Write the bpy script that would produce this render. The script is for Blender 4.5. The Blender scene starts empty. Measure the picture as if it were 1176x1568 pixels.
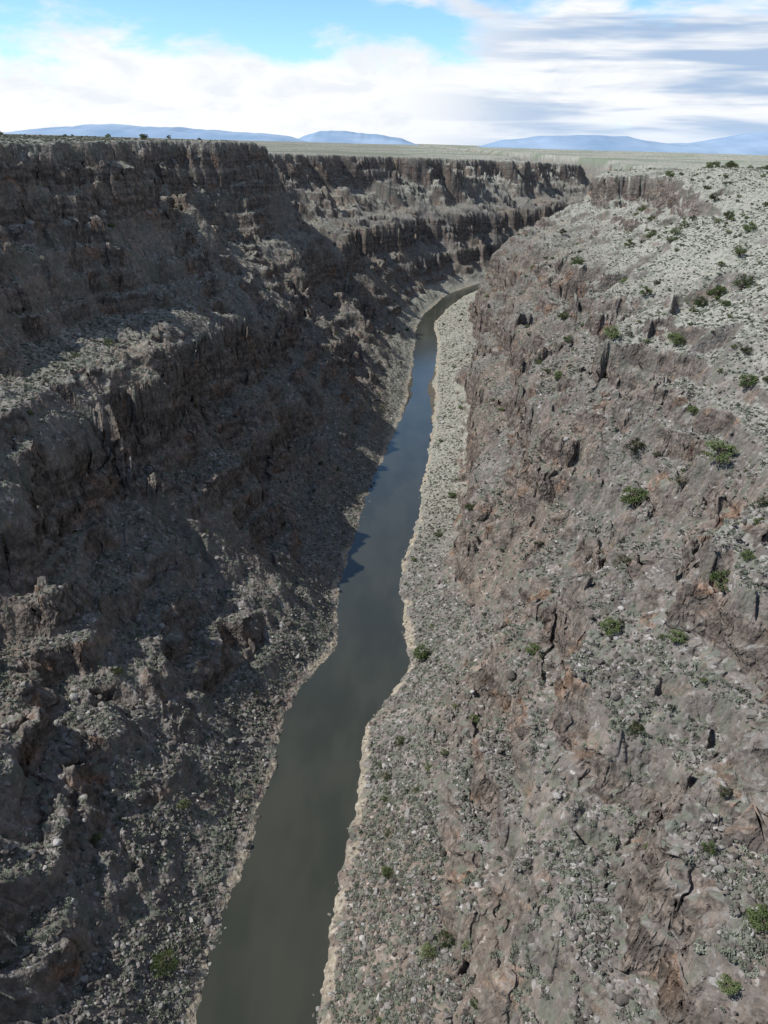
import bpy, math, random, bmesh
import numpy as np
from mathutils import Vector, Matrix
F=np.float32
rng=np.random.default_rng(11)
random.seed(5)
scene=bpy.context.scene
scene.view_settings.view_transform='Standard'
scene.view_settings.look='None'
scene.view_settings.exposure=0
# ------------------------------------------------------------ noise
PT=rng.permutation(256).astype(np.int32); 
ga=rng.random(256)*2*np.pi
GX=np.cos(ga).astype(F); GY=np.sin(ga).astype(F); RV=rng.random(256).astype(F); RV2=rng.random(256).astype(F)
def perlin(x,y):
    xi=np.floor(x).astype(np.int32); yi=np.floor(y).astype(np.int32)
    fx=(x-xi).astype(F); fy=(y-yi).astype(F)
    u=fx*fx*fx*(fx*(fx*6-15)+10); v=fy*fy*fy*(fy*(fy*6-15)+10)
    a=PT[xi&255]; b=PT[(xi+1)&255]; y0=yi&255; y1=(yi+1)&255
    h=PT[(a+y0)&255]; n00=GX[h]*fx+GY[h]*fy
    h=PT[(b+y0)&255]; n10=GX[h]*(fx-1)+GY[h]*fy
    h=PT[(a+y1)&255]; n01=GX[h]*fx+GY[h]*(fy-1)
    h=PT[(b+y1)&255]; n11=GX[h]*(fx-1)+GY[h]*(fy-1)
    m0=n00+u*(n10-n00); m1=n01+u*(n11-n01)
    return (m0+v*(m1-m0))*1.45
def fbm(x,y,o=4,seed=0,g=.5):
    r=0; a=1.0; t=0; k=1.0
    for i in range(o):
        r=r+a*perlin(x*k+seed*13.7+i*5.3,y*k+seed*7.1+i*9.2); t+=a; a*=g; k*=2.03
    return r/t*1.3
def ridged(x,y,o=3,seed=0):
    r=0; a=1.0; t=0; k=1.0
    for i in range(o):
        r=r+a*(1-2*np.abs(perlin(x*k+seed*13.7+i*5.3,y*k+seed*7.1+i*9.2))); t+=a; a*=.5; k*=2.1
    return r/t
def cell(x,y,seed=0,k=14.):
    x=x+seed*3.3; y=y+seed*8.1
    xi=np.floor(x).astype(np.int32); yi=np.floor(y).astype(np.int32)
    best=np.full(x.shape,9.,F); val=np.zeros(x.shape,F); wt=np.full(x.shape,1e-9,F)
    for i in(-1,0,1):
        for j in(-1,0,1):
            h=PT[(PT[(xi+i)&255]+((yi+j)&255))&255]
            dx=(xi+i+RV[h]-x); dy=(yi+j+RV2[h]-y)
            dd=(dx*dx+dy*dy).astype(F)
            best=np.minimum(best,dd); w=np.exp(-k*dd)
            val+=w*RV[(h*7+13)&255]; wt+=w
    return val/wt,np.sqrt(best)
def ss(a,b,x):
    t=np.clip((x-a)/(b-a),0,1); return t*t*(3-2*t)
# ------------------------------------------------------------ river course (x, y, half width), metres
RC=np.array([(-80,-1000,13),(-60,-600,13),(-30,-250,13),(-24,0,13),(-24,109,12.4),(-22.4,140,12.3),(-18.9,180,12.4),(-17.8,206,12.4),
(-10.0,227,13.6),(-3,248,12.4),(-5.2,296,12.2),(3,361,12.0),(13.2,454,11.6),(24.5,560,10.0),(26.5,610,9.0),(34.5,728,10.0),(40,850,8.2),
(66,965,9.0),(90,1040,10),(140,1130,11),(220,1250,12),(340,1440,13),(470,1650,13),(560,1900,13),(600,2200,13),(560,2700,13),(620,3300,13),(900,4200,13)],float)
def catmull(P,n=8):
    out=[]
    for i in range(len(P)-1):
        p0=P[max(i-1,0)];p1=P[i];p2=P[i+1];p3=P[min(i+2,len(P)-1)]
        for k in range(n):
            t=k/n
            out.append(.5*((2*p1)+(-p0+p2)*t+(2*p0-5*p1+4*p2-p3)*t*t+(-p0+3*p1-3*p2+p3)*t**3))
    out.append(P[-1]); return np.array(out)
RP=catmull(RC,5)
GS=4.0; X0,X1,Y0,Y1=-1300,2100,-900,3700
gx=np.arange(X0,X1+GS,GS); gy=np.arange(Y0,Y1+GS,GS)
MX,MY=np.meshgrid(gx,gy); MX=MX.astype(F); MY=MY.astype(F)
best=np.full(MX.shape,1e9,F); S=np.zeros(MX.shape,F); D=np.zeros(MX.shape,F); W=np.zeros(MX.shape,F)
acc=0
for i in range(len(RP)-1):
    a=RP[i]; b=RP[i+1]; ex,ey=b[0]-a[0],b[1]-a[1]; L=math.hypot(ex,ey)
    t=np.clip(((MX-a[0])*ex+(MY-a[1])*ey)/(L*L),0,1)
    dx=MX-(a[0]+t*ex); dy=MY-(a[1]+t*ey); dd=dx*dx+dy*dy
    m=dd<best
    side=np.where(ex*dy-ey*dx>0,-1,1)
    best=np.where(m,dd,best); S=np.where(m,acc+t*L,S); D=np.where(m,np.sqrt(dd)*side,D); W=np.where(m,a[2]+(b[2]-a[2])*t,W)
    acc+=L
def look(x,y):
    fx=np.clip((x-X0)/GS,0,len(gx)-1.001); fy=np.clip((y-Y0)/GS,0,len(gy)-1.001)
    ix=fx.astype(np.int32); iy=fy.astype(np.int32); u=(fx-ix).astype(F); v=(fy-iy).astype(F)
    def s(A): return (A[iy,ix]*(1-u)+A[iy,ix+1]*u)*(1-v)+(A[iy+1,ix]*(1-u)+A[iy+1,ix+1]*u)*v
    return s(D),s(S),s(W)
L1=([-40,-8,0,4,12,44,49,80,87,134,167,173,178,184,200,5000],[-5,-2.5,-.3,1.6,6,28,43,61,88,100,138,149,153,167,168,168])
L2=([-40,-8,0,4,40,84,90,138,170,176,182,188,204,5000],[-5,-2.5,-.3,1.6,27,56,73,104,136,149,155,167,168,168])
R0=([-40,-8,0,4,20,40,45,62,67,92,97,140,200,250,320,5000],[-5,-2.5,-.3,1.6,11,25,34,44,59,74,89,116,147,161,167,168])
RS=([-40,-8,0,4,20,60,98,140,200,250,320,5000],[-5,-2.5,-.3,1.6,9,47,86,118,150,162,167,168])
R1=([-40,-8,0,4,20,26,31,52,57,92,97,140,200,250,320,5000],[-5,-2.5,-.3,1.6,6,11,36,49,68,87,100,123,149,161,167,168])
R2=([-40,-8,0,4,40,46,60,65,88,130,168,174,200,5000],[-5,-2.5,-.3,1.4,13,38,52,71,94,115,135,158,166,168])
def height(x,y,full=False):
    x=x.astype(F); y=y.astype(F)
    dc,s,w=look(x,y)
    right=ss(-3,3,dc)
    d=np.abs(dc)-w
    e=1.2*fbm(x/14,y/14,3,3)+1.6*fbm(x/45,y/45,2,5)+1.3*fbm(x/5,y/5,3,25)
    d=d+e*np.clip(1-d/30,0,1)
    dw=12*right
    f2=ss(520,640,y); f1=ss(235,330,y)
    smooth=right*(1-f2)*ss(90,125,d)
    w1=np.clip((d-15-dw)/110,0,1); w2=np.clip((d-6-dw)/50,0,1); w3=np.clip((d-3-.5*dw)/26,0,1)*(1-.6*smooth)
    wx=16*fbm(x/55,y/55,3,9)
    sx=s+wx
    big=fbm(sx/230+right*31,d/330,3,1)
    rg=ridged(sx/78+right*17,d/170,2,2)-.3
    md=fbm(x/30,y/30,4,4,.5)
    c1,_=cell(x/10+.6*md,y/10,1,26.); c2,cd2=cell(x/3.6,y/3.6,2,24.)
    q=d+w1*42*big+w2*(20+16*ss(650,900,y)*(1-right))*rg*(1-.5*smooth)+w3*(9.5*md+4.2*(c1-.5))
    def G(cx,cy,r): return np.exp(-((x-cx)**2+(y-cy)**2)/(r*r))
    q=q+26*G(-160,735,60)-36*G(-195,905,80)+10*G(75,590,50)+16*G(-115,470,55)-14*G(-60,400,45)
    mx=ss(-.25,.25,fbm(sx/120+right*9,d/90,3,6))
    mr=ss(-.45,-.05,fbm(sx/60+3,d/45,3,15))
    def prof(qq):
        zl=np.interp(qq,*L1)*mx+np.interp(qq,*L2)*(1-mx)
        zs=np.interp(qq,*RS)
        r1_=np.interp(qq,*R1); mr1=np.maximum(mr,1-ss(55,75,qq))
        zr=((np.interp(qq,*R0)*mr+zs*(1-mr))*(1-f1)+(r1_*mr1+zs*(1-mr1))*f1)*(1-f2)+np.interp(qq,*R2)*f2
        return (zl*(1-right)+zr*right).astype(F)
    z0=prof(q)
    lay=fbm(s/30.0+x/80,z0/9.0,2,16)*3.0
    q=q+w3*(lay+1.5*(c2-.5))
    z=prof(q); steep=(prof(q+6)-z)/6
    land=ss(5,16,z)*(1-ss(150,162,z))*(1-.8*smooth)
    pz=z/10.5+.5*fbm(x/80,y/80,3,7)
    fl=np.floor(pz); fr=pz-fl
    zt=(fl+ss(.30,.70,fr))-pz
    lm=ss(-.15,.3,fbm(x/38,y/38,3,8))
    z=z+zt*10.5*land*(.10+.80*lm)
    cl=np.clip(ss(.9,1.7,steep)+lm*land*ss(.25,.4,fr)*(1-ss(.62,.8,fr))*.9,0,1)
    oc=ss(.06,.34,fbm(x/24,y/24,3,18)+.22*cl)*land*w3
    c4,_=cell(x/5.2+.3*md,y/5.2,6,45.); c5,_=cell(x/2.3,y/2.3,7,45.)
    z=z+oc*(3.6*(c4-.4)+1.2*(c5-.5))
    cl=np.maximum(cl,.55*oc)
    zl_=np.interp(y,[-1e5,740,860,1100,1500,2000,3000,9000,6e4],[169.5,169.5,160,156,150,138,128,122,118])
    zr_=np.interp(y,[-1e5,0,450,650,900,1300,2000,3000,9000,6e4],[170,170,168,163,153,148,138,128,122,118])
    zr_=zl_*(1-right)+zr_*right
    z=np.where(z>0,z*(zr_/168),z)
    rough=w3*(1-.75*ss(155,166,z))
    z=z+rough*(1.3*fbm(x/6,y/6,4,10,.62)+.7*np.clip(.55-cd2,0,1))
    plat=ss(-8,10,z-zr_*.97)
    r=np.sqrt(x*x+y*y)
    z=z+plat*(1.2*fbm(x/80,y/80,3,12)+ss(2500,9000,r)*16*fbm(x/1800,y/1800,3,13))
    z=z+plat*.35*np.clip(1-r/1500,0,1)*fbm(x/3,y/3,2,14)
    if full: return z.astype(F),d.astype(F),cl.astype(F),plat.astype(F),s,w3*(1-plat),right
    return z.astype(F),d.astype(F),cl.astype(F),plat.astype(F)
# ------------------------------------------------------------ material helpers
class NT:
    def __init__(s,nt): s.t=nt; s.n=nt.nodes; s.l=nt.links
    def add(s,k,ins=None,**kw):
        nd=s.n.new(k)
        for a,b in kw.items(): setattr(nd,a,b)
        for a,b in (ins or {}).items(): s.put(nd.inputs[a],b)
        return nd
    def put(s,sock,b):
        if isinstance(b,bpy.types.NodeSocket): s.l.new(b,sock)
        else: sock.default_value=b
    def math(s,op,a,b=0.0,c=None,clamp=False):
        nd=s.n.new('ShaderNodeMath'); nd.operation=op; nd.use_clamp=clamp
        s.put(nd.inputs[0],a); s.put(nd.inputs[1],b)
        if c is not None: s.put(nd.inputs[2],c)
        return nd.outputs[0]
    def mix(s,f,a,b,bt='MIX'):
        nd=s.n.new('ShaderNodeMix'); nd.data_type='RGBA'; nd.blend_type=bt
        s.put(nd.inputs[0],f); s.put(nd.inputs[6],a); s.put(nd.inputs[7],b); return nd.outputs[2]
    def ramp(s,f,pts,interp='LINEAR'):
        nd=s.n.new('ShaderNodeValToRGB'); s.put(nd.inputs[0],f); r=nd.color_ramp; r.interpolation=interp
        while len(r.elements)<len(pts): r.elements.new(.5)
        for e,(p,c) in zip(r.elements,pts):
            e.position=p; e.color=(c,c,c,1) if not isinstance(c,tuple) else (*c,1)
        return nd.outputs[0]
    def mr(s,v,a,b,c=0.,d=1.,smooth=True):
        nd=s.n.new('ShaderNodeMapRange'); nd.interpolation_type='SMOOTHSTEP' if smooth else 'LINEAR'
        s.put(nd.inputs[0],v)
        for i,k in enumerate((a,b,c,d)): s.put(nd.inputs[i+1],k)
        return nd.outputs[0]
    def noise(s,vec,scale,detail=4,rough=.55,dist=0.):
        nd=s.n.new('ShaderNodeTexNoise'); s.put(nd.inputs['Vector'],vec)
        nd.inputs['Scale'].default_value=scale; nd.inputs['Detail'].default_value=detail; nd.inputs['Roughness'].default_value=rough; nd.inputs['Distortion'].default_value=dist
        return nd.outputs[0]
    def scl(s,vec,k):
        nd=s.n.new('ShaderNodeVectorMath'); nd.operation='MULTIPLY'; s.put(nd.inputs[0],vec); nd.inputs[1].default_value=k; return nd.outputs[0]
    def attr(s,nm): return s.add('ShaderNodeAttribute',attribute_name=nm).outputs['Fac']
def newmat(name):
    m=bpy.data.materials.new(name); m.use_nodes=True; m.node_tree.nodes.clear()
    t=NT(m.node_tree); out=t.add('ShaderNodeOutputMaterial')
    return m,t,out
def C(*a): return (*a,1.0)
# ---- canyon ground material
mg,t,out=newmat('canyon_rock_and_soil')
geo=t.add('ShaderNodeNewGeometry'); pos=geo.outputs['Position']
nz=t.add('ShaderNodeSeparateXYZ',{0:geo.outputs['Normal']}).outputs[2]
cl=t.attr('cliff'); dist=t.attr('bankdist'); plat=t.attr('plateau')
nA=t.attr('nA'); nB=t.attr('nB'); nS=t.attr('nS'); sage=t.attr('sage')
nC=t.noise(pos,1/1.3,3,.65)
vor=t.add('ShaderNodeTexVoronoi',{'Vector':pos,'Scale':.8,'Randomness':1.0})
vs=t.add('ShaderNodeSeparateXYZ',{0:vor.outputs['Color']})
talus=t.ramp(vs.outputs[0],[(0,(.100,.092,.085)),(.35,(.178,.166,.154)),(.7,(.240,.229,.216)),(.9,(.315,.305,.292)),(1,(.45,.44,.425))])
soil=t.ramp(nB,[(.3,(.135,.118,.104)),(.55,(.215,.190,.168)),(.75,(.290,.262,.236))])
talus=t.mix(t.mr(nC,.42,.60),soil,talus)
talus=t.mix(t.math('MULTIPLY',t.mr(nA,.48,.64),.6),talus,t.mix(1.0,talus,C(1.08,.93,.82),'MULTIPLY'))
talus=t.mix(t.math('MULTIPLY',sage,.75),talus,C(.15,.168,.132))
st=t.noise(t.scl(pos,(1,1,.9)),1/2.6,3,.70)
bd=t.noise(t.scl(pos,(.2,.2,2.0)),1/5.0,2,.6)
cmb=t.add('ShaderNodeCombineXYZ',{0:t.math('MULTIPLY',nB,4.0),1:t.math('MULTIPLY',nS,9.0),2:t.math('MULTIPLY',nB,3.0)}).outputs[0]
vec=t.add('ShaderNodeVectorMath',{0:t.scl(pos,(1,1,.6)),1:cmb},operation='ADD').outputs[0]
ck=t.add('ShaderNodeTexVoronoi',{'Vector':vec,'Scale':.42,'Randomness':1.0},feature='DISTANCE_TO_EDGE').outputs['Distance']
crack=t.mr(ck,.06,.0)
rock=t.ramp(st,[(.25,(.062,.053,.047)),(.42,(.150,.127,.111)),(.56,(.225,.188,.162)),(.72,(.32,.280,.252)),(.85,(.46,.42,.39))])
rock=t.mix(t.mr(bd,.42,.58),rock,t.mix(1.0,rock,C(.66,.68,.69),'MULTIPLY'))
rock=t.mix(t.mr(nB,.54,.70),rock,t.mix(1.0,rock,C(1.30,1.06,.90),'MULTIPLY'))
rock=t.mix(t.math('MULTIPLY',crack,t.mr(nz,.75,.45,.05,.45)),rock,C(.04,.035,.031))
cm=t.math('MULTIPLY',t.mr(nz,.84,.60),t.math('ADD',cl,.22),clamp=True)
col=t.mix(cm,talus,rock)
grass=t.ramp(nC,[(.3,(.255,.248,.205)),(.5,(.36,.352,.302)),(.7,(.44,.432,.385))])
grass=t.mix(t.math('MULTIPLY',sage,.65),grass,C(.175,.19,.15))
posz=t.add('ShaderNodeSeparateXYZ',{0:pos})
far=t.attr('far')
grass=t.mix(t.math('MULTIPLY',t.mr(far,.48,.6),t.mr(posz.outputs[1],900,2500)),grass,C(.21,.24,.18))
# pale grassy benches: plateau, the high right-hand slope, and flat ledge tops on the left wall
ledge=t.math('MULTIPLY',t.mr(posz.outputs[2],80,100),.55)
gm=t.math('MAXIMUM',plat,t.math('MULTIPLY',t.mr(posz.outputs[2],75,122),t.mr(posz.outputs[0],0,60)))
gm=t.math('MAXIMUM',gm,t.math('MULTIPLY',ledge,t.mr(nz,.80,.92)))
bankg=t.math('MULTIPLY',t.math('MULTIPLY',t.mr(posz.outputs[1],280,420),t.mr(posz.outputs[1],1500,1100)),t.math('MULTIPLY',t.mr(posz.outputs[2],16,9),t.mr(posz.outputs[0],-4,6)))
gm=t.math('MAXIMUM',gm,t.math('MULTIPLY',bankg,.85))
gm=t.math('MULTIPLY',gm,t.mr(nz,.60,.82))
col=t.mix(t.math('MULTIPLY',gm,.92),col,grass)
sand=t.ramp(nC,[(.35,(.23,.20,.155)),(.55,(.38,.335,.265)),(.75,(.58,.53,.44))])
bm=t.math('MULTIPLY',t.mr(t.math('ADD',dist,t.math('MULTIPLY',nB,-6.0)),.6,-.6),t.mr(nS,.42,.54))
col=t.mix(bm,col,sand)
wet=t.mr(dist,.8,.1); col=t.mix(t.math('MULTIPLY',wet,.75),col,C(.035,.032,.026))
h1=t.math('ADD',t.math('MULTIPLY',vor.outputs['Distance'],-.5),t.math('MULTIPLY',nC,.9))
rk=t.math('ADD',t.math('MULTIPLY',st,1.6),t.math('MULTIPLY',t.mr(ck,.0,.16),.35))
h1=t.math('ADD',h1,t.math('MULTIPLY',rk,cm))
bmp=t.add('ShaderNodeBump',{'Strength':.85,'Distance':1.0,'Height':h1})
bs=t.add('ShaderNodeBsdfDiffuse',{'Color':col,'Roughness':.6,'Normal':bmp.outputs[0]})
t.l.new(bs.outputs[0],out.inputs[0])
# ------------------------------------------------------------ terrain sheet (polar grid around the viewpoint)
fa=31.0; th=np.concatenate([np.arange(-fa,fa,.053),np.arange(fa,360-fa,1.5)])*math.pi/180
r1=np.geomspace(1,60,40)[:-1]; r2=np.geomspace(60,2600,1500)[:-1]; r3=np.geomspace(2600,70000,110)
rr=np.concatenate([r1,r2,r3]); NR,NTH=len(rr),len(th)
R,T=np.meshgrid(rr,th,indexing='ij')
px=(R*np.sin(T)).astype(F).reshape(-1); py=(R*np.cos(T)).astype(F).reshape(-1)
pz,dd_,cc_,pp_,s_,m_,rt_=height(px,py,True)
aA=.5+.5*fbm(px/70,py/70,3,51); aB=.5+.42*fbm(px/9,py/9+pz/9,4,52,.6); aS=.5+.45*fbm(px/16,py/16,3,53,.6); aF=.5+.5*fbm(px/700,py/700,5,54,.6)
v6,cd6=cell(px/2.7,py/2.7,11,40.)
aG=ss(.5,.32,cd6)*ss(.35,.45,v6)
Rf=R.reshape(-1)
am=m_*ss(.2,.8,cc_)*(Rf<2500)
c3,_=cell(s_/6.0+.2*px/10,pz/4.2,5,45.)
dis=am*(2.6*(c3-.5)+2.0*fbm(s_/7.5+px/23,pz/3.6,4,26))
sgn=np.where(rt_>.5,-1,1)
px=px+(dis*sgn).astype(F)
co=np.stack([px,py,pz],1).astype(F)
i=np.arange(NR-1)[:,None]*NTH; j=np.arange(NTH)[None,:]; j2=(j+1)%NTH
quads=np.stack([i+j,i+NTH+j,i+NTH+j2,i+j2],-1).reshape(-1,4)[:, ::-1].astype(np.int32)
def fastmesh(name,co,quads,k=4):
    me=bpy.data.meshes.new(name); n=len(quads)
    me.vertices.add(len(co)); me.vertices.foreach_set('co',co.astype(F).ravel())
    me.loops.add(n*k); me.loops.foreach_set('vertex_index',quads.ravel())
    me.polygons.add(n); me.polygons.foreach_set('loop_start',np.arange(0,n*k,k,dtype=np.int32))
    me.update(calc_edges=True); return me
def obj(name,me,col=None):
    o=bpy.data.objects.new(name,me); (col or scene.collection).objects.link(o); return o
me=fastmesh('canyon_terrain',co,quads)
for nm,a in(('cliff',cc_),('bankdist',dd_),('plateau',pp_),('nA',aA),('nB',aB),('nS',aS),('far',aF),('sage',aG)):
    at=me.attributes.new(nm,'FLOAT','POINT'); at.data.foreach_set('value',a.astype(F))
me.materials.append(mg); terrain=obj('canyon_terrain',me)
# ------------------------------------------------------------ river
verts=[];fs=[]
n=len(RP)
for k in range(n):
    a=RP[max(k-1,0)];b=RP[min(k+1,n-1)]; ex,ey=b[0]-a[0],b[1]-a[1];L=math.hypot(ex,ey); nx,ny=-ey/L,ex/L
    for q_ in(-1,1): 
        w=(RP[k][2]+7)*q_; verts.append((RP[k][0]+nx*w,RP[k][1]+ny*w,0))
    if k: fs.append((2*k-2,2*k-1,2*k+1,2*k))
me=bpy.data.meshes.new('river'); me.from_pydata(verts,[],fs); river=obj('river',me)
mw,t,out=newmat('river_water')
pos=t.add('ShaderNodeNewGeometry').outputs['Position']
n1=t.noise(pos,.55,4,.6); n2=t.noise(t.scl(pos,(1,.35,1)),.06,3)
h=t.math('ADD',t.math('MULTIPLY',n1,.10),t.math('MULTIPLY',n2,.2))
bmp=t.add('ShaderNodeBump',{'Strength':.35,'Distance':.5,'Height':h})
wc=t.mix(t.mr(n2,.35,.65),C(.036,.039,.030),C(.050,.052,.040))
bs=t.add('ShaderNodeBsdfPrincipled',{'Base Color':wc,'Roughness':.13,'IOR':1.42,'Normal':bmp.outputs[0]})
t.l.new(bs.outputs[0],out.inputs[0]); me.materials.append(mw)
# ------------------------------------------------------------ instancing
def inst_collection(name,objs,P,scale,rot,idx):
    c=bpy.data.collections.new(name+'_kinds')
    for o in objs: c.objects.link(o)
    me=bpy.data.meshes.new(name); me.vertices.add(len(P)); me.vertices.foreach_set('co',P.astype(F).ravel())
    for nm,ty,a in(('sc','FLOAT_VECTOR',scale),('ro','FLOAT_VECTOR',rot)):
        at=me.attributes.new(nm,ty,'POINT'); at.data.foreach_set('vector',a.astype(F).ravel())
    at=me.attributes.new('ix','INT','POINT'); at.data.foreach_set('value',idx.astype(np.int32))
    o=obj(name,me)
    ng=bpy.data.node_groups.new(name+'_scatter','GeometryNodeTree')
    ng.interface.new_socket('Geometry',in_out='INPUT',socket_type='NodeSocketGeometry')
    ng.interface.new_socket('Geometry',in_out='OUTPUT',socket_type='NodeSocketGeometry')
    gi=ng.nodes.new('NodeGroupInput'); go=ng.nodes.new('NodeGroupOutput')
    ip=ng.nodes.new('GeometryNodeInstanceOnPoints'); ci=ng.nodes.new('GeometryNodeCollectionInfo')
    ci.inputs['Collection'].default_value=c; ci.inputs['Separate Children'].default_value=True; ci.inputs['Reset Children'].default_value=True
    def na(nm,ty):
        k=ng.nodes.new('GeometryNodeInputNamedAttribute'); k.data_type=ty; k.inputs[0].default_value=nm
        return [s for s in k.outputs if s.enabled and s.name=='Attribute'][0]
    L=ng.links.new
    L(gi.outputs[0],ip.inputs['Points']); L(ci.outputs[0],ip.inputs['Instance']); ip.inputs['Pick Instance'].default_value=True
    L(na('ix','INT'),ip.inputs['Instance Index']); L(na('ro','FLOAT_VECTOR'),ip.inputs['Rotation']); L(na('sc','FLOAT_VECTOR'),ip.inputs['Scale'])
    L(ip.outputs[0],go.inputs[0])
    md=o.modifiers.new('scatter','NODES'); md.node_group=ng
    return o
mr_,t,out=newmat('basalt_boulder')
oi=t.add('ShaderNodeObjectInfo').outputs['Random']; tc=t.add('ShaderNodeNewGeometry').outputs['Position']
c1=t.ramp(oi,[(0,(.085,.077,.070)),(.4,(.165,.152,.140)),(.75,(.24,.229,.215)),(.93,(.32,.309,.295)),(1,(.48,.47,.455))])
c2=t.mix(t.mr(t.noise(tc,1.8,2,.6),.35,.65,.0,.6),c1,t.mix(1.0,c1,C(.6,.55,.5),'MULTIPLY'))
bs=t.add('ShaderNodeBsdfDiffuse',{'Color':c2}); t.l.new(bs.outputs[0],out.inputs[0])
def rockproto(k):
    bm=bmesh.new(); bmesh.ops.create_icosphere(bm,subdivisions=2,radius=.5)
    ax=Vector((random.uniform(.8,1.3),random.uniform(.7,1.1),random.uniform(.55,.85)))
    pl=[(Vector((random.gauss(0,1),random.gauss(0,1),random.gauss(0,1))).normalized(),random.uniform(.24,.40)) for _ in range(9)]
    for v in bm.verts:
        for nn,o_ in pl:
            e=v.co.dot(nn)-o_
            if e>0: v.co-=nn*e
        v.co=Vector([a*b for a,b in zip(v.co,ax)])+Vector((random.gauss(0,.012),)*3)
    me=bpy.data.meshes.new('boulder'); bm.to_mesh(me); bm.free(); me.materials.append(mr_)
    return bpy.data.objects.new('boulder_kind_%d'%k,me)
def leafmat(name,stops):
    m,t,out=newmat(name)
    oi=t.add('ShaderNodeObjectInfo').outputs['Random']; ps=t.add('ShaderNodeNewGeometry').outputs['Position']
    f=t.math('ADD',t.math('MULTIPLY',oi,.6),t.math('MULTIPLY',t.noise(ps,2.2,2),.5))
    c=t.ramp(f,stops)
    bs=t.add('ShaderNodeBsdfDiffuse',{'Color':c}); t.l.new(bs.outputs[0],out.inputs[0]); return m
msage=leafmat('sagebrush_leaves',[(.2,(.11,.12,.09)),(.55,(.175,.19,.147)),(.85,(.25,.265,.215))])
def bushproto(k):
    vs=[];f=[]
    for q in range(55):
        a=random.uniform(0,6.28); e=math.asin(random.uniform(0,1)); r=.5*random.uniform(.55,1.0)
        c=Vector((math.cos(a)*math.cos(e)*r,math.sin(a)*math.cos(e)*r,math.sin(e)*r*.85+.02))
        u=Vector((random.gauss(0,1),random.gauss(0,1),random.gauss(0,1))).normalized(); v=u.orthogonal().normalized(); s=random.uniform(.09,.16)
        b=len(vs); vs+= [c+u*s,c+v*s,c-u*s,c-v*s]; f.append((b,b+1,b+2,b+3))
    me=bpy.data.meshes.new('sagebrush'); me.from_pydata(vs,[],f); me.materials.append(msage)
    return bpy.data.objects.new('sagebrush_kind_%d'%k,me)
def scatter(n,rmin,rmax,pw):
    u=rng.random(n); r=(rmin**pw+u*(rmax**pw-rmin**pw))**(1/pw)
    a=rng.uniform(-36,36,n)*math.pi/180
    x=(r*np.sin(a)).astype(F); y=(r*np.cos(a)).astype(F)
    z,d,c,p=height(x,y); e=.7
    zx=height(x+e,y)[0]; zy=height(x,y+e)[0]
    g=np.hypot(zx-z,zy-z)/e
    return x,y,z,d,c,p,g
x,y,z,d,c,p,g=scatter(230000,60,900,.6)
k=((d>3.5)|((d>-.3)&(rng.random(len(x))<.25)))&(g<1.3)&(c<.5)&(rng.random(len(x))<np.where(z>150,.10,1)*np.where((x>0)&(z>105)&(y>300),.22,1))
cl_=fbm(x/18,y/18,3,21); k&=rng.random(len(x))<ss(-.35,.3,cl_)+.2
x,y,z=x[k],y[k],z[k]; n=len(x)
s=np.exp(rng.normal(-.5,.5,n)).clip(.22,3.2)
P=np.stack([x,y,z+s*.12],1)
inst_collection('boulders',[rockproto(q) for q in range(6)],P,np.stack([s,s,s],1)*rng.uniform(.8,1.2,(n,3)),np.stack([rng.normal(0,.3,n),rng.normal(0,.3,n),rng.random(n)*6.28],1),rng.integers(0,6,n))
x,y,z,d,c,p,g=scatter(180000,60,1000,.8)
k=(d>4)&(g<1.1)&(c<.5); cl_=fbm(x/30,y/30,3,22); k&=rng.random(len(x))<ss(-.4,.25,cl_)+.25
x,y,z=x[k],y[k],z[k]; n=len(x)
s=np.exp(rng.normal(-.05,.3,n)).clip(.45,2.0)
P=np.stack([x,y,z-.05],1)
inst_collection('sagebrush',[bushproto(q) for q in range(5)],P,np.stack([s,s,s*.85],1),np.stack([0*s,0*s,rng.random(n)*6.28],1),rng.integers(0,5,n))
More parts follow.
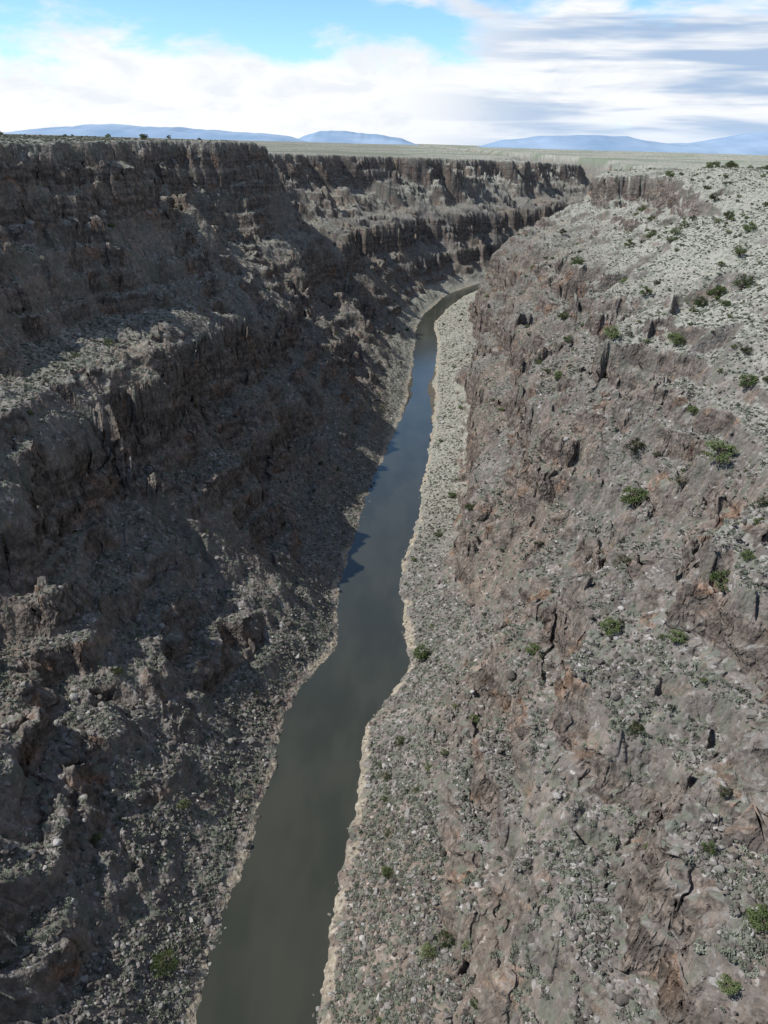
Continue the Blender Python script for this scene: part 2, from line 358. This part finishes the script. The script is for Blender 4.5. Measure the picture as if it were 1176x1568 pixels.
# ------------------------------------------------------------ junipers
mjun=leafmat('juniper_foliage',[(.15,(.04,.058,.022)),(.5,(.08,.105,.042)),(.85,(.125,.155,.068))])
mbark,t,out=newmat('juniper_bark'); ps=t.add('ShaderNodeNewGeometry').outputs['Position']
bs=t.add('ShaderNodeBsdfDiffuse',{'Color':t.ramp(t.noise(t.scl(ps,(6,6,1)),2,3),[(.3,(.09,.065,.05)),(.7,(.20,.16,.13))])}); t.l.new(bs.outputs[0],out.inputs[0])
def treemesh(k):
    r_=random.Random(100+k); vs=[];f=[];mi=[]
    def tube(p,q,ra,rb):
        p=Vector(p);q=Vector(q); a=(q-p).normalized(); u=a.orthogonal().normalized(); v=a.cross(u); b=len(vs)
        for c_,rd in((p,ra),(q,rb)):
            for i in range(7): 
                an=i/7*6.283; vs.append(c_+(u*math.cos(an)+v*math.sin(an))*rd)
        for i in range(7): f.append((b+i,b+(i+1)%7,b+7+(i+1)%7,b+7+i)); mi.append(0)
    tube((0,0,-.15),(.03,.02,.28),.06,.045); tube((.03,.02,.28),(.0,.05,.7),.045,.015)
    lobes=[]
    for i in range(13):
        a=i*2.4+r_.uniform(-.4,.4); zz=r_.uniform(.22,.85); rad=(.46*(1-((zz-.35)/.75)**2)**.5 if abs(zz-.35)<.7 else .15)*r_.uniform(.6,1.05)
        e=(math.cos(a)*rad,math.sin(a)*rad,zz); tube((.02,.02,max(.1,zz-.25)),e,.028,.008); lobes.append((Vector(e),r_.uniform(.13,.23)))
    lobes.append((Vector((0,.04,.88)),.16))
    for c_,R_ in lobes:
        for i in range(85):
            d_=Vector((r_.gauss(0,1),r_.gauss(0,1),r_.gauss(0,.8))).normalized()*R_*r_.uniform(.35,1.12)
            p=c_+d_; 
            if p.z<.05: continue
            u=Vector((r_.gauss(0,1),r_.gauss(0,1),r_.gauss(0,1))).normalized(); v=u.orthogonal().normalized(); s_=r_.uniform(.022,.05)
            b=len(vs); vs.extend([p+u*s_,p+v*s_*.7,p-u*s_,p-v*s_*.7]); f.append((b,b+1,b+2,b+3)); mi.append(1)
    me=bpy.data.meshes.new('juniper_tree'); me.from_pydata(vs,[],f); me.materials.append(mbark); me.materials.append(mjun)
    me.polygons.foreach_set('material_index',mi); return me
TM=[treemesh(k) for k in range(4)]
trees=[(113,643,8),(118,525,8),(143,537,6.5),(159,560,6),(90,322,6.4),(89,268,6.6),(83,243,7.8),(101,227,7.6),(84,190,6.4),(75,153,5.6),(56,165,4.4),
(145,362,7.6),(151,353,8),(102,472,6),(109,303,6),(210,560,6.5),(190,450,6.2),(175,420,6.4),(205,520,6),(220,480,6),(168,500,5.6),(240,620,6.4),(186,610,6),
(128,410,5.4),(96,350,4.8),(70,205,4.6),(120,260,5.6),(112,390,5.2),(126,330,4.6),(92,410,4.4),(134,470,5.4),(-46,117,5),(-182,640,4.5),(-186,650,3.5),(-190,662,4),(-180,700,3.5),(-196,600,3.5),(-110,430,2.6),(-88,350,2.4),(-128,500,2.4)]
for _ in range(26):
    yy=random.uniform(330,800); trees.append((8+yy*.04+random.uniform(110,300),yy,random.uniform(4.4,6.6)))
for k,(x_,y_,sz_) in enumerate(trees):
    z_=float(height(np.array([x_]),np.array([y_]))[0][0])
    o=obj('juniper_tree',TM[k%4]); o.location=(x_,y_,z_+.2); o.scale=(sz_*1.1,sz_*1.1,sz_*.85); o.rotation_euler=(0,0,k*1.9)
z_=float(height(np.array([15.]),np.array([239.]))[0][0])
o=obj('willow_shrub',TM[1]); o.location=(15,239,z_-.3); o.scale=(6.5,6.5,6)
x,y,z,d,c,p,g=scatter(9000,90,1000,1.3)
k=(d>6)&(g<1.2)&(c<.6)&(rng.random(len(x))<np.where(x>0,np.where(z>70,.36,.15),.04))
x,y,z=x[k],y[k],z[k]; n=len(x); s=1.2+3.2*rng.random(n)**2
inst_collection('juniper_shrubs',[bpy.data.objects.new('juniper_shrub_kind_%d'%q,TM[q]) for q in range(4)],np.stack([x,y,z-.1],1),np.stack([s,s,s*.7],1),np.stack([0*s,0*s,rng.random(n)*6.28],1),rng.integers(0,4,n))
# ------------------------------------------------------------ mountains
mm,t,out=newmat('distant_mountain_haze_tint')
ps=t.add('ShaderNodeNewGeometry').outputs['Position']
cm_=t.ramp(t.noise(ps,1/1500,5),[(.35,(.22,.32,.45)),(.65,(.31,.41,.54))])  # aerial haze painted into the blue of the slopes
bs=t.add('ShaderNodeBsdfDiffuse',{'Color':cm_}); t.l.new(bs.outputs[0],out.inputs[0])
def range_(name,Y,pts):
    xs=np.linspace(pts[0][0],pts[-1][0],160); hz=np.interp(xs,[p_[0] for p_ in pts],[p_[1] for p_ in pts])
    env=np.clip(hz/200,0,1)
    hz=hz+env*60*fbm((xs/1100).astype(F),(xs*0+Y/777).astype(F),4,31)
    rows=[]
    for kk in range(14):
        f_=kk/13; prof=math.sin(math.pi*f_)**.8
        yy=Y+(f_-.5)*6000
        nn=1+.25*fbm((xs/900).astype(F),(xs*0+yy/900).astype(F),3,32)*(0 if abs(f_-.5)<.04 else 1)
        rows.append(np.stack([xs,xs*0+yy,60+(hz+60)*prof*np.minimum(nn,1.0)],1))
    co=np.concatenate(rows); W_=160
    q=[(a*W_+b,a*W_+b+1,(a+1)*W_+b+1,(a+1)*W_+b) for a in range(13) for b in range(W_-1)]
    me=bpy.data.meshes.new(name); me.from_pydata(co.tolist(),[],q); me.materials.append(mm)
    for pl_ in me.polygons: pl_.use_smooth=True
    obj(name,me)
K=24000/1110.0
def H(px_): return px_*K+112
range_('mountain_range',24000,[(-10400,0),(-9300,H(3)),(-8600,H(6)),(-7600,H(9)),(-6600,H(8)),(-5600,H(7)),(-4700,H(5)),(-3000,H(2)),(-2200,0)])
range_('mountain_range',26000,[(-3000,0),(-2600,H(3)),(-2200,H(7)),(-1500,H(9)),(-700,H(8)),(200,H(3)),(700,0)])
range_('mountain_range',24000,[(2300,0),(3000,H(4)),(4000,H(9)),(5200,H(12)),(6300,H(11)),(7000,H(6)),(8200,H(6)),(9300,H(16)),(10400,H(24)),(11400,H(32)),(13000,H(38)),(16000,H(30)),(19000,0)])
# ------------------------------------------------------------ sun, unseen sheet added to shade the gorge, world
el=math.radians(48); az=(-1.0,-.20); L=math.hypot(*az)
SD=Vector((az[0]/L*math.cos(el),az[1]/L*math.cos(el),math.sin(el)))
sl=bpy.data.lights.new('sun','SUN'); sl.energy=5.0; sl.angle=math.radians(.53); sl.color=(1,.965,.91)
so=obj('sun',sl); so.rotation_euler=SD.to_track_quat('Z','Y').to_euler()
HC=1400.; off=SD*((HC-80)/SD.z)
us=np.arange(-420,900,10.); vs_=np.arange(-700,860,10.)
U,V=np.meshgrid(us,vs_,indexing='ij'); U=U.astype(F);V=V.astype(F)
bnd=np.interp(U,[-420,-140,-118,-105,-85,-55,0,60,100,140,180,260,500],[60,150,340,390,400,400,430,480,490,380,300,270,250])
nz_=fbm(U/120,V/90,4,41)
den=ss(35,-55,V-bnd-60*nz_)*(1.0+.12*fbm(U/60,V/45,3,43))*np.where(U>-40,.90,1.0)  # density shaped from the shade wanted on the gorge below
for (cx,cy,rx,ry,g_) in[(-90,200,14,26,.85),(-75,250,10,10,.9),(-76,290,9,10,.9),(-50,330,16,50,.8)]:  # openings cut to let sun through to river and bank
    den=den*(1-g_*np.exp(-((U-cx)/rx)**2-((V-cy)/ry)**2))
edge=np.minimum(np.minimum(U+420,890-U),np.minimum(V+700,850-V)); den=np.clip(den,0,1)*ss(0,80,edge)
cco=np.stack([U.ravel()+off.x,V.ravel()+off.y,HC+0*U.ravel()],1)
NV=len(vs_); a=np.arange(len(us)-1)[:,None]*NV+np.arange(NV-1)[None,:]
cq=np.stack([a,a+NV,a+NV+1,a+1],-1).reshape(-1,4).astype(np.int32)
me=fastmesh('shade_cloud',cco,cq); at=me.attributes.new('density','FLOAT','POINT'); at.data.foreach_set('value',den.ravel().astype(F))  # flat sheet out of view, added to cast the foreground shade
mc,t,out=newmat('shade_cloud_vapour')
da=t.attr('density')
tr=t.add('ShaderNodeBsdfTransparent'); df=t.add('ShaderNodeBsdfTranslucent',{'Color':C(.9,.9,.9)})
mx_=t.add('ShaderNodeMixShader',{0:t.math('MULTIPLY',da,.93),1:tr.outputs[0],2:df.outputs[0]}); t.l.new(mx_.outputs[0],out.inputs[0])
me.materials.append(mc); obj('shade_cloud',me)
w=bpy.data.worlds.new('World'); scene.world=w; w.use_nodes=True; w.node_tree.nodes.clear(); t=NT(w.node_tree)
sky=t.add('ShaderNodeTexSky',sky_type='NISHITA'); sky.sun_disc=False; sky.sun_elevation=el; sky.sun_rotation=math.atan2(az[0],az[1]); sky.altitude=2100
dirv=t.add('ShaderNodeTexCoord').outputs['Generated']; sp=t.add('ShaderNodeSeparateXYZ',{0:dirv}); X_,Y_,Z_=sp.outputs
n1=t.noise(t.scl(dirv,(6.5,6.5,19)),1,5,.56,.3)
n2=t.noise(t.scl(dirv,(3.0,3.0,38)),1,4,.55,.2)
n3=t.noise(t.scl(dirv,(11,11,30)),1,5,.6,.4)
low=t.mr(Z_,.04,.18)
cov=t.math('SUBTRACT',t.math('ADD',n1,.18),t.math('MULTIPLY',low,.25))
cov=t.math('SUBTRACT',cov,t.math('MULTIPLY',t.math('MULTIPLY',t.mr(X_,.12,-.15),t.mr(Z_,.05,.13)),.16))
cov=t.math('ADD',cov,t.math('MULTIPLY',t.mr(X_,.05,.22),.13))
cov=t.math('ADD',cov,t.math('MULTIPLY',t.math('SUBTRACT',n3,.5),.40))
cov=t.mr(cov,.42,.64)
hi=t.mr(Z_,.25,.6,1,.85); cov=t.math('MULTIPLY',cov,hi)
gap=t.math('MULTIPLY',t.math('MULTIPLY',t.mr(Z_,.18,.26),t.mr(Z_,.78,.6)),t.mr(Y_,.1,.5))
cov=t.math('MULTIPLY',cov,t.math('SUBTRACT',1.0,t.math('MULTIPLY',gap,.85)))
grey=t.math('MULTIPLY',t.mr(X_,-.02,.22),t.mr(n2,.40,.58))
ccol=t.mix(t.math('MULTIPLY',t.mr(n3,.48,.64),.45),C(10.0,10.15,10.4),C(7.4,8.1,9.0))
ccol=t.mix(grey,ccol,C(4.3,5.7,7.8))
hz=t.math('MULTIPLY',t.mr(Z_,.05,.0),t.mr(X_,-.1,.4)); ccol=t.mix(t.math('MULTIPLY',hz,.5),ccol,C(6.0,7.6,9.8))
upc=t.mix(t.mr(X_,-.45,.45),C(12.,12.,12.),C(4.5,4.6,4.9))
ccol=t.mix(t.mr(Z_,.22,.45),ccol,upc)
skb=t.mix(t.mr(Z_,.75,.5),sky.outputs[0],t.mix(1.0,sky.outputs[0],C(1.35,1.75,1.9),'MULTIPLY'))
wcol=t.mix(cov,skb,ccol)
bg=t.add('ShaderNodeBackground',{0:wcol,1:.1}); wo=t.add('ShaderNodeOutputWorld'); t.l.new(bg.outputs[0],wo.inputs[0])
# ------------------------------------------------------------ camera
cam=bpy.data.cameras.new('camera'); cam.sensor_fit='VERTICAL'; cam.sensor_height=36; cam.lens=28; cam.clip_end=200000; cam.clip_start=.5
co_=obj('camera',cam); co_.location=(0,0,172)
pitch=math.radians(24.9); roll=math.radians(1.6)
co_.rotation_euler=(Matrix.Rotation(math.pi/2-pitch,4,'X')@Matrix.Rotation(roll,4,'Z')).to_euler()
scene.camera=co_
